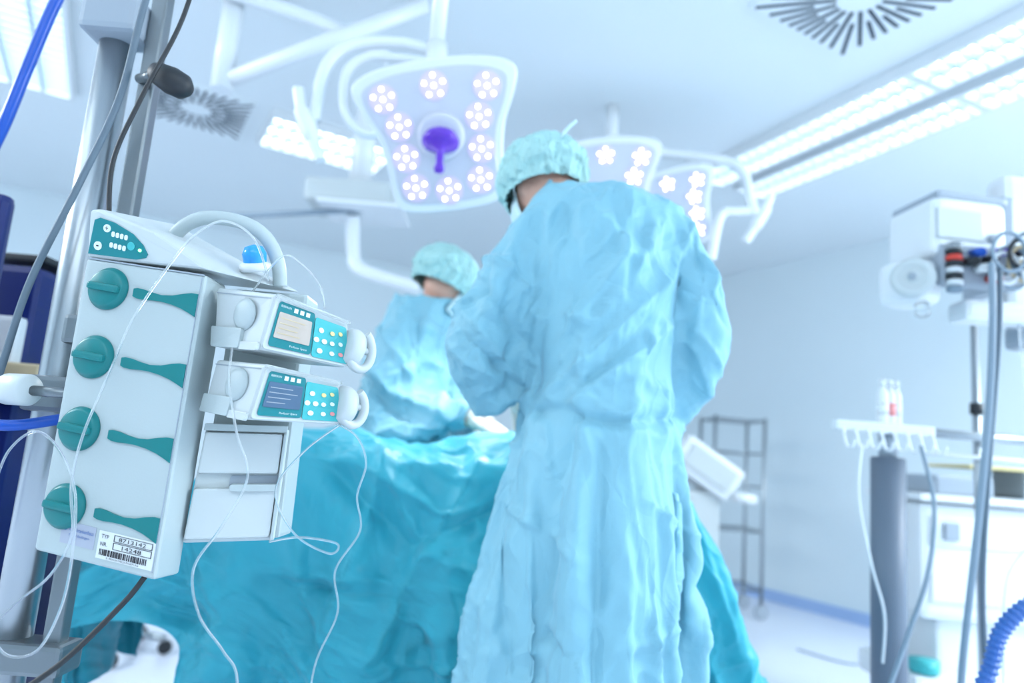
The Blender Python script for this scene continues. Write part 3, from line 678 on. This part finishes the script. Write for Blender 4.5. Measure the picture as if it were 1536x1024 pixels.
ow=qrect(q,'owner_label',.20,.045,.48,.115,'lilac',-.001,.0006);rk.append(ow)
for t in[qtext(q,'printed_text','Kreiskrankenhaus',.27,.088,.20,.012,'inkb'),qtext(q,'printed_text','73730 Esslingen',.27,.070,.17,.010,'inkb')]:t.parent=ow
t=tube('emblem',[q.P(.235+.018*math.cos(a),.098+.009*math.sin(a),.002) for a in [i*math.pi/4 for i in range(8)]],.0006,'inkb',6,3,closed=True);t.parent=ow
rk.append(tube('carrying_handle',[(-.578,1.15,1.362),(-.55,1.14,1.385),(-.513,1.135,1.397),(-.457,1.135,1.392),(-.42,1.14,1.372),(-.398,1.15,1.335),(-.392,1.16,1.295)],.0115,'rack',18,8))
rk.append(lathe('lock_button',[(0,0),(.014,.0),(.018,.010),(.019,.025),(.014,.036),(0,.04)],'bluegl',(-.425,1.13,1.315),(-.1,-.4,1)))
rk.append(lathe('lock_ring',[(.016,0),(.024,.0),(.025,.010),(.018,.014)],'white',(-.425,1.13,1.312),(-.1,-.4,1)))
rk.append(lathe('clamp_knob',[(0,0),(.021,0),(.0245,.004),(.0245,.046),(.021,.052),(0,.054)],'rackl',(-.782,1.12,1.09),(1,-.35,-.0)))
rk.append(cyl('clamp_screw',(-.735,1.105,1.09),(-.66,1.13,1.09),.008,'steeld'))
rk.append(box('pole_clamp',(-.745,1.21,1.09),(.12,.05,.06),'steeld',.008))
rk.append(box('pole_clamp',(-.70,1.20,1.20),(.10,.05,.05),'steeld',.008))
thing('infusion_pump_rack',(-.57,1.12,.84),rk,'pale grey infusion pump docking rack with teal knobs, clamped to pole','infusion rack')
def pump(L,F,R,Ld,Fd,Rd,lcd,label,txt):
    L,F,R,Ld,Fd,Rd=map(V,(L,F,R,Ld,Fd,Rd));K=L+R-F;Kd=Ld+Rd-Fd;pr=[]
    pr.append(hexa('housing',[Ld,Fd,Rd,Kd],[L,F,R,K],'rackl',.006,3))
    ql=Q(Ld,Fd,L,F);qf=Q(Fd,Rd,F,R)
    pr.append(qpoly(ql,'side_cover',rrect(.0,.0,.62,.34,.03,.04),'rack',-.001,.006,.001))
    pr.append(qpoly(ql,'side_cover',rrect(.60,-.02,1.0,.12,.03,.04),'rackl',-.001,.004,.001))
    pr.append(lathe('drive_cap',[(0,0),(.025,0),(.024,.003),(.018,.006),(0,.008)],'rack',ql.P(.58,.58),ql.n))
    pr.append(qrect(ql,'side_seam',.02,.90,.95,.915,'grey',-.001,.0008))
    pr.append(qpoly(qf,'front_bezel',rrect(.02,.03,1.02,.98,.04,.08),'rackl',-.001,.004,.001))
    fp=qpoly(qf,'display_panel',rrect(.07,.10,.55,.90,.03,.06),'tealf',.0035,.0055);pr.append(fp)
    kp=qpoly(qf,'keypad',rrect(.56,.08,1.0,.84,.03,.06),'teall',.0035,.0055);pr.append(kp)
    o=qpoly(qf,'screen',rrect(.10,.26,.52,.72,.015,.03),lcd,.005,.0065);o.parent=fp
    for k in range(4):
        o=qrect(qf,'screen_line',.13,.345+.09*k,.13+random.uniform(.2,.34),.36+.09*k,'grey' if lcd=='lcd2' else 'beige',.0064,.0069);o.parent=fp
    o=qtext(qf,'printed_text',txt,.30,.14,.2,.05,'key',.006);o.parent=fp
    o=qtext(qf,'printed_text','B|BRAUN',.10,.80,.13,.05,'key',.006);o.parent=fp
    for k in range(3):
        o=qrect(qf,'indicator',.27+.08*k,.78,.32+.08*k,.86,'key',.005,.0062);o.parent=fp
    for (u,v,m,r) in[(.65,.62,'key',.034),(.60,.42,'key',.034),(.70,.42,'key',.034),(.65,.22,'key',.034),(.80,.62,'yellow',.030),(.80,.42,'key',.030),(.80,.22,'key',.030),(.91,.66,'yellow',.028),(.91,.45,'key',.028),(.91,.24,'redl',.028)]:
        o=qpoly(qf,'button',circ(u,v,r,r*1.5),m,.005,.0068);o.parent=kp
    pr.append(qrect(qf,'top_lip',.0,.93,1.04,1.0,'clearp',.003,.012,.001))
    r0=(R+Rd)/2;ddx=(R-F).normalized();hh=(R-Rd).length;dn=qf.n
    pr.append(lathe('drive_head',[(0,0),(.024,0),(.029,.005),(.030,.016),(.026,.024),(.012,.027),(0,.027)],'rackl',r0-ddx*.002+V((0,0,-.002)),ddx))
    pts=[]
    for a in range(-150,90,24):
        t=math.radians(a);pts.append(r0+ddx*(.022+.022*math.cos(t))+V((0,0,1))*(hh*.40*math.sin(t)-.002)+dn*.010)
    pr.append(tube('syringe_clamp',pts,.0085,'rackl',14,6,flat=.8))
    pr.append(cyl('clamp_pin',r0+ddx*.012+dn*.006,r0+ddx*.052+dn*.006,.006,'rackl',bv=.002))
    thing('infusion_pump',Ld,pr,label,'infusion pump','stacked syringe pumps')
pump((-.463,1.08,1.270),(-.350,1.02,1.255),(-.264,1.10,1.237),(-.454,1.08,1.177),(-.364,1.02,1.171),(-.253,1.10,1.162),'lcd1','white and teal syringe pump with pale display, upper slot','Perfusor Space')
pump((-.447,1.08,1.158),(-.351,1.02,1.151),(-.266,1.10,1.142),(-.457,1.08,1.078),(-.367,1.02,1.069),(-.255,1.10,1.074),'lcd2','white and teal syringe pump with dark blue display, lower slot','Perfusor Space')
px,py=-.80,1.27
ps=[cyl('pole',(px,py,.1),(px,py,2.3),.031,'steel'),box('rail',(-.722,1.262,1.30),(.03,.028,1.9),'steeld',.004),
 box('pole_collar',(px+.01,py-.02,1.80),(.105,.09,.075),'grey',.012),box('pole_collar',(px+.03,py-.01,.66),(.16,.07,.05),'steeld',.008),
 lathe('clamp_lever',[(0,0),(.016,.0),(.020,.012),(.024,.04),(.022,.065),(.012,.078),(0,.08)],'dark',(-.665,1.17,1.665),(.85,-.1,-.42)),
 cyl('clamp_screw',(-.735,1.25,1.69),(-.66,1.17,1.66),.009,'steeld')]
for k in range(5):
    a=2*math.pi*k/5+.3;e=V((px+.3*math.cos(a),py+.3*math.sin(a),.08));ps.append(tube('base_leg',[(px,py,.12),(e+V((px,py,.12)))/2,e],.02,'steel',12));ps.append(cyl('caster',e+V((-.012*math.sin(a),.012*math.cos(a),-.045)),e+V((.012*math.sin(a),-.012*math.cos(a),-.045)),.034,'dark',bv=.005))
thing('equipment_pole_stand',(px,py,0),ps,'brushed steel equipment pole with side rail and clamps','pole stand')
def cable(name,P,r,m,label,cat,seg=10,sm=10):
    o=tube(name,P,r,m,seg,sm);tag(o,label,cat);return o
cable('electric_cable',[(-.69,1.19,1.98),(-.715,1.19,1.80),(-.730,1.19,1.62),(-.775,1.19,1.45),(-.825,1.19,1.28),(-.845,1.19,1.14),(-.86,1.19,1.0)],.0062,'cabled','slate grey cable running down the equipment pole','cable')
cable('electric_cable',[(-.60,1.15,1.92),(-.615,1.14,1.75),(-.655,1.13,1.6),(-.685,1.13,1.48),(-.675,1.13,1.375)],.004,'dark','thin black cable hanging to the pump rack','cable')
cable('electric_cable',[(-.50,1.07,.836),(-.52,1.06,.80),(-.57,1.03,.73),(-.62,1.0,.68),(-.68,.97,.60)],.0040,'dark','black power cable leaving the rack underside','cable')
IV='thin clear infusion tubing looping down from the pumps'
cable('infusion_line',[(-.39,1.10,1.29),(-.40,1.04,1.34),(-.440,1.02,1.358),(-.475,1.01,1.33),(-.504,1.01,1.285),(-.545,1.01,1.20),(-.563,1.01,1.131),(-.588,1.01,1.03),(-.592,1.01,.96),(-.580,1.01,.895),(-.60,1.01,.84),(-.64,1.01,.80),(-.662,1.01,.765),(-.64,1.01,.735),(-.60,1.01,.743),(-.578,1.01,.80),(-.575,1.01,.87),(-.585,1.01,.95),(-.615,1.01,1.005),(-.66,1.02,1.03),(-.70,1.03,1.00),(-.72,1.04,.94),(-.735,1.05,.90)],.0018,'clear',IV,'infusion line',8,8)
cable('infusion_line',[(-.40,1.015,1.17),(-.395,1.01,1.12),(-.375,1.01,1.05),(-.355,1.02,.99),(-.385,1.03,.92),(-.416,1.03,.86),(-.40,1.03,.80),(-.36,1.03,.755),(-.336,1.03,.72),(-.33,1.03,.62)],.0018,'clear',IV,'infusion line',8,8)
cable('infusion_line',[(-.27,1.10,1.08),(-.225,1.09,1.06),(-.205,1.09,1.02),(-.215,1.1,.97),(-.205,1.1,.92),(-.235,1.1,.86),(-.225,1.1,.80),(-.25,1.1,.72),(-.25,1.1,.6)],.0016,'clear',IV,'infusion line',8,8)
cable('infusion_line',[(-.25,1.09,1.075),(-.30,1.09,1.03),(-.335,1.09,.97),(-.30,1.09,.91),(-.245,1.09,.885),(-.235,1.09,.90),(-.29,1.09,.905),(-.335,1.09,.895)],.0016,'clear',IV,'infusion line',8,8)
cable('infusion_line',[(-.42,1.10,1.26),(-.37,1.08,1.325),(-.34,1.09,1.32),(-.31,1.10,1.29),(-.30,1.11,1.255)],.0016,'clear',IV,'infusion line',8,8)
# ------------------------------------------------------------------ left: anaesthesia machine, hoses
am=[box('screen_housing',(-1.30,1.52,1.17),(.34,.05,.72),'navy',.02),box('screen_arm',(-1.38,1.65,1.20),(.06,.24,.06),'grey',.01),box('cabinet',(-1.45,2.0,.80),(.5,.5,1.25),'navy',.02),
 box('work_shelf',(-1.38,1.95,1.15),(.52,.5,.05),'beige',.006),box('work_shelf',(-1.36,1.92,1.10),(.5,.5,.03),'navy',.006),box('vaporizer',(-1.24,1.76,1.22),(.07,.08,.14),'white',.012),
 box('drawer',(-1.45,1.745,.55),(.42,.02,.22),'white',.006),cyl('gas_knob',(-1.25,1.74,1.08),(-1.25,1.72,1.08),.025,'dark'),box('top_tray',(-1.30,1.9,1.455),(.16,.2,.02),'dark',.006),
 box('monitor_arm',(-1.5,1.95,1.44),(.06,.06,.05),'grey',.01)]
for x in(-1.65,-1.25):
    for y in(1.8,2.2):am.append(cyl('caster',(x,y-.02,.06),(x,y+.02,.06),.06,'dark',bv=.006));
am.append(box('base',(-1.45,2.0,.15),(.52,.52,.06),'grey',.02))
thing('anaesthesia_machine',(-1.45,2.0,0),am,'navy anaesthesia workstation with beige shelf and screen','anaesthesia machine')
cable('breathing_hose',[(-1.25,1.45,1.40),(-1.15,1.42,1.50),(-1.091,1.4,1.622),(-1.06,1.4,1.78),(-1.028,1.4,1.931),(-.98,1.4,2.1)],.012,'bluehose','smooth dark blue hose hanging above the anaesthesia machine','hose')
cable('breathing_hose',[(-1.05,1.35,1.11),(-.95,1.25,1.075),(-.88,1.17,1.05),(-.82,1.14,1.035),(-.77,1.14,1.035),(-.72,1.17,1.05)],.009,'bluehose','blue hose beside the equipment pole','hose')
cable('breathing_hose',[(-.84,1.10,1.01),(-.88,1.12,1.0),(-.92,1.15,.95),(-.93,1.18,.88),(-.92,1.2,.80)],.008,'bluehose','blue hose beside the equipment pole','hose')
st=[cyl('column',(-1.75,3.5,.1),(-1.75,3.5,.52),.03,'steel'),cyl('seat',(-1.75,3.5,.52),(-1.75,3.5,.58),.18,'dark',bv=.02)]
for k in range(5):
    a=2*math.pi*k/5+.2;e=V((-1.75+.24*math.cos(a),3.5+.24*math.sin(a),.07));st.append(tube('base_leg',[(-1.75,3.5,.11),e],.016,'steel',10,1));st.append(cyl('caster',e+V((0,-.018,-.038)),e+V((0,.018,-.038)),.030,'dark',bv=.005))
thing('rolling_stool',(-1.75,3.5,0),st,'dark rolling stool with five casters','stool')
# ------------------------------------------------------------------ right side
ac=[cyl('column',(1.314,2.45,.05),(1.314,2.45,1.14),.055,'colgrey',bv=.004),cyl('base',(1.314,2.45,0),(1.314,2.45,.07),.17,'grey',bv=.015),box('hook_rail',(1.28,2.42,1.235),(.335,.05,.035),'white',.006),
 cyl('neck',(1.314,2.45,1.12),(1.314,2.45,1.23),.03,'grey')]
for i in range(8):
    x=1.13+i*.043;ac.append(tube('hook',[(x,2.39,1.225),(x,2.375,1.19),(x,2.36,1.165),(x+.006,2.34,1.16),(x+.012,2.33,1.185)],.005,'white',8))
thing('accessory_column',(1.314,2.45,0),ac,'grey column stand topped by a white hook rail','column stand')
for i,(x,m) in enumerate(((1.285,'white'),(1.315,'white'),(1.342,'white'))):
    b=lathe('bottle_body',[(0,0),(.018,0),(.019,.005),(.019,.10),(.012,.118),(.010,.13),(0,.13)],m,(x,2.43+.01*i,1.2535));l=cyl('bottle_cap',(x,2.43+.01*i,1.383),(x,2.43+.01*i,1.405),.012,'white');bd=cyl('bottle_label',(x,2.43+.01*i,1.28),(x,2.43+.01*i,1.325),.0195,'paper' if i!=1 else 'redl')
    thing('bottle',(x,2.43+.01*i,1.2535),[b,l,bd],'small white plastic bottle on the hook rail','bottle','bottles on the hook rail')
R12=Matrix.Rotation(.12,3,'Z')
mt=[box('module_housing',(1.43,2.3,1.88),(.26,.24,.20),'white',.035,R12,4),box('module_top',(1.44,2.3,1.985),(.25,.23,.03),'grey',.012,R12),box('module_screen',(1.40,2.174,1.885),(.16,.012,.10),'rackl',.004,R12),
 box('module_foot',(1.43,2.29,1.80),(.20,.20,.05),'grey',.01,R12),cyl('module_knob',(1.51,2.19,1.85),(1.512,2.172,1.85),.014,'grey',bv=.003),
 box('side_panel',(1.68,2.30,1.86),(.16,.1,.50),'white',.03),box('side_panel',(1.585,2.27,1.88),(.05,.12,.26),'grey',.012),box('connector_panel',(1.46,2.19,1.75),(.26,.06,.13),'grey',.008),
 box('sensor_pod',(1.285,2.26,1.70),(.13,.16,.15),'white',.045,Matrix.Rotation(.3,3,'Z'),4),
 lathe('pod_ring',[(0,0),(.060,0),(.066,.006),(.062,.016),(.040,.022),(.036,.016),(.018,.016),(.014,.026),(0,.026)],'rackl',(1.255,2.185,1.70),(-.55,-.8,.05)),
 lathe('pod_cap',[(0,0),(.012,0),(.012,.006),(0,.006)],'grey',(1.24,2.165,1.70),(-.55,-.8,.05)),
 cyl('pod_tube',(1.29,2.20,1.62),(1.28,2.18,1.585),.022,'clearp',bv=.004),
 box('bracket',(1.56,2.25,1.62),(.26,.10,.07),'white',.02),box('lower_bracket',(1.72,2.3,1.56),(.14,.1,.08),'grey',.02),
 cyl('support_pole',(1.735,2.62,.1),(1.735,2.62,1.85),.014,'steel'),cyl('pole_joint',(1.735,2.62,1.33),(1.735,2.62,1.37),.022,'dark'),box('pole_bracket',(1.72,2.46,1.78),(.06,.32,.05),'grey',.008),
 tube('accessory_rail',[(1.44,2.55,1.245),(2.1,2.62,1.245)],.016,'steel',12,1),tube('accessory_rail',[(1.50,2.57,1.17),(2.1,2.62,1.17)],.008,'white',12,1),box('base',(1.68,2.58,.05),(.36,.24,.06),'white',.025)]
for k,(z,m) in enumerate(((1.805,'clearp'),(1.785,'dark'),(1.765,'red'),(1.745,'dark'),(1.725,'white'),(1.705,'dark'),(1.685,'white'),(1.665,'greyc'))):
    mt.append(cyl('plug_stack',(1.365,2.150,z+.009),(1.365,2.150,z-.009),.024,m,bv=.003))
for k,(x,z,m) in enumerate(((1.43,1.79,'bluehose'),(1.47,1.77,'dark'),(1.51,1.80,'purple'),(1.44,1.74,'white'),(1.50,1.735,'dark'),(1.55,1.76,'beige'),(1.41,1.76,'dark'),(1.56,1.80,'dark'),(1.48,1.71,'red'))):
    mt.append(cyl('connector',(x,2.165,z),(x,2.11,z-.01),.014,m,bv=.003))
for k,(x,z,r,m) in enumerate(((1.50,1.73,.055,'greyc'),(1.53,1.74,.045,'beige'),(1.47,1.72,.04,'white'),(1.54,1.76,.06,'cabled'),(1.56,1.71,.05,'white'),(1.50,1.76,.035,'dark'),(1.46,1.76,.05,'greyc'),(1.57,1.74,.04,'cabled'))):
    mt.append(tube('coiled_cable',[(x+r*math.cos(a),2.085-.008*k,z+r*1.2*math.sin(a)) for a in [i*math.pi/5 for i in range(10)]],.006,m,8,5,closed=True))
thing('patient_monitor_tower',(1.74,2.6,0),mt,'white patient monitor modules on a steel pole with connectors','monitor tower')
cl='thick grey cable hanging from the monitor modules'
cable('electric_cable',[(1.40,2.03,1.72),(1.392,2.02,1.55),(1.375,2.02,1.3),(1.36,2.05,1.0),(1.345,2.08,.75),(1.33,2.1,.53),(1.34,2.15,.2),(1.40,2.2,.02)],.010,'greyc',cl,'cable')
cable('electric_cable',[(1.425,2.03,1.70),(1.415,2.03,1.5),(1.40,2.07,1.1),(1.395,2.1,.75),(1.42,2.12,.4),(1.48,2.2,.02)],.008,'cabled',cl,'cable')
TL='thin white cable from the hook rail'
cable('electric_cable',[(1.34,2.30,1.18),(1.35,2.25,1.0),(1.30,2.2,.8),(1.20,2.15,.6),(1.10,2.1,.4),(1.05,2.1,.1)],.007,'greyc','pale cable from the hook rail','cable')
cable('electric_cable',[(1.16,2.32,1.17),(1.14,2.3,1.0),(1.17,2.28,.8),(1.22,2.3,.65),(1.23,2.33,.5)],.004,'white',TL,'cable')
cable('electric_cable',[(1.68,2.2,1.52),(1.66,2.2,1.35),(1.70,2.2,1.15),(1.78,2.2,.95),(1.72,2.2,.7),(1.62,2.2,.4)],.004,'white','thin white cable below the monitor tower','cable')
cable('electric_cable',[(1.60,2.2,1.58),(1.58,2.15,1.35),(1.62,2.15,1.15),(1.60,2.15,.95),(1.50,2.15,.8),(1.48,2.15,.5)],.004,'clear','thin clear tube below the monitor tower','cable')
cable('electric_cable',[(1.88,2.3,1.56),(1.87,2.3,1.46),(1.90,2.3,1.38),(1.93,2.3,1.3)],.008,'red','short red cable beneath the monitor bracket','cable')
dc=[box('cabinet',(2.00,3.15,.76),(.58,.4,.46),'white',.03),box('top_shelf',(2.00,3.13,1.01),(.62,.44,.03),'white',.008),box('device',(1.90,3.1,1.065),(.24,.3,.08),'grey',.012),box('yellow_tray',(2.14,3.1,1.15),(.44,.3,.014),'yellow',.004),
 box('tray_post',(2.20,3.1,1.09),(.04,.2,.12),'grey',.006),box('drawer',(2.00,2.946,.88),(.5,.012,.12),'white',.006),box('drawer',(2.00,2.946,.68),(.5,.012,.16),'white',.006),box('control_block',(1.83,2.935,.88),(.06,.02,.07),'grey',.006),
 box('base',(1.98,3.12,.28),(.66,.46,.10),'white',.03),box('pedestal',(2.0,3.15,.43),(.4,.3,.24),'white',.02)]
for x in(1.72,2.24):
    for y in(2.95,3.3):dc.append(cyl('caster',(x,y-.02,.06),(x,y+.02,.06),.06,'grey',bv=.006));dc.append(cyl('caster_leg',(x,y,.1),(x,y,.25),.02,'grey'))
thing('equipment_cart',(2.0,3.15,0),dc,'white medical equipment cart with yellow tray and grey device','equipment cart')
thing('disposable_tub',(1.72,2.95,.331),[lathe('tub',[(0,0),(.05,0),(.055,.01),(.055,.05),(0,.05)],'teall',(1.72,2.95,.331))],'small teal plastic tub on the cart base','tub')
bm=bmesh.new();P=catmull([(1.05,1.82,.35),(1.14,1.80,.50),(1.205,1.8,.62),(1.24,1.8,.72),(1.32,1.8,.79),(1.45,1.82,.80),(1.6,1.9,.7)],14)
sweep_bm(bm,P,[.015+.006*(i%2) for i in range(len(P))],14);o=bm2('breathing_hose',bm,'bluehose2',False);tag(o,'corrugated blue breathing hose curving near the equipment cart','hose')
wr=[]
X0,X1,Y0,Y1=1.60,1.98,5.45,5.85
for x in(X0,X1):
    for y in(Y0,Y1):wr.append(cyl('post',(x,y,.1),(x,y,1.47),.013,'steel'));wr.append(cyl('caster',(x,y-.02,.05),(x,y+.02,.05),.05,'grey',bv=.005))
for z in(.2,.62,.95,1.20,1.45):
    L=[tube('w',[(X0,Y0,z),(X1,Y0,z),(X1,Y1,z),(X0,Y1,z)],.007,'steel',8,1,closed=True)]
    for i in range(1,12):
        x=X0+(X1-X0)*i/12;L.append(cyl('w',(x,Y0,z),(x,Y1,z),.003,'steel',8))
    wr.append(join('wire_shelf',L))
thing('wire_shelf_trolley',(1.79,5.65,0),wr,'steel wire shelf trolley with four posts standing by the wall','shelf trolley')
RT=Matrix.Rotation(.55,3,'Y')
wm=[box('machine_body',(1.27,4.6,1.06),(.42,.36,.22),'white',.03,RT),box('side_panel',(1.275,4.412,1.065),(.32,.012,.14),'rackl',.005,RT),box('stand',(1.24,4.6,.49),(.24,.26,.86),'rackl',.02),box('base',(1.24,4.6,.05),(.44,.42,.08),'grey',.02),
 cyl('side_pipe',(1.42,4.42,.90),(1.56,4.42,.89),.03,'white')]
thing('mobile_imaging_unit',(1.28,4.6,0),wm,'white mobile medical unit with tilted box-shaped body','medical machine')
cable('floor_cable',[(1.9,4.6,.006),(2.1,4.35,.006),(2.35,4.45,.006),(2.6,4.2,.006),(2.9,4.35,.006),(3.2,4.2,.006)],.005,'greyc','pale cable lying on the floor','cable')
# ------------------------------------------------------------------ lights
def area(n,loc,rot,sx,sy,e,col=(.91,.97,1)):
    l=bpy.data.lights.new(n,'AREA');l.shape='RECTANGLE';l.size=sx;l.size_y=sy;l.energy=e;l.color=col
    o=bpy.data.objects.new(n,l);COL.objects.link(o);o.location=loc;o.rotation_euler=rot;return o
area('added_fill_rear',(-.3,-1.0,2.88),(math.radians(35),0,0),3.0,1.6,46)  # added fill from behind the camera, under the ceiling
area('added_fill_forward',(.6,-1.6,1.7),(math.radians(100),0,0),3.6,2.0,5)  # added fill panel shining forward from behind the camera; no window there
area('added_fill_left',(-3.6,1.6,2.88),(0,math.radians(-25),0),1.5,2.5,185)  # added out-of-view fill on the left, lifts the room brightness
area('added_fill_right',(4.2,1.6,2.88),(0,math.radians(25),0),1.5,2.5,330)  # added fill beyond the right edge of view, brightens the far walls
def spot(n,loc,tgt,e,ang,rad,col=(.95,.98,1)):
    l=bpy.data.lights.new(n,'SPOT');l.energy=e;l.spot_size=math.radians(ang);l.spot_blend=.6;l.shadow_soft_size=rad;l.color=col
    o=bpy.data.objects.new(n,l);COL.objects.link(o);o.location=loc;o.rotation_euler=(V(tgt)-V(loc)).to_track_quat('-Z','Y').to_euler();return o
spot('lamp_beam',(-.22,2.18,1.78),(-.05,2.2,1.05),22,74,.06)
spot('lamp_beam',(.43,3.3,2.25),(.05,2.0,1.25),90,40,.1)
w=bpy.data.worlds.new('world');S.world=w;w.use_nodes=True;w.node_tree.nodes['Background'].inputs[0].default_value=(.8,.9,1,1);w.node_tree.nodes['Background'].inputs[1].default_value=.5
S.view_settings.view_transform='Standard';S.view_settings.look='None';S.view_settings.exposure=0
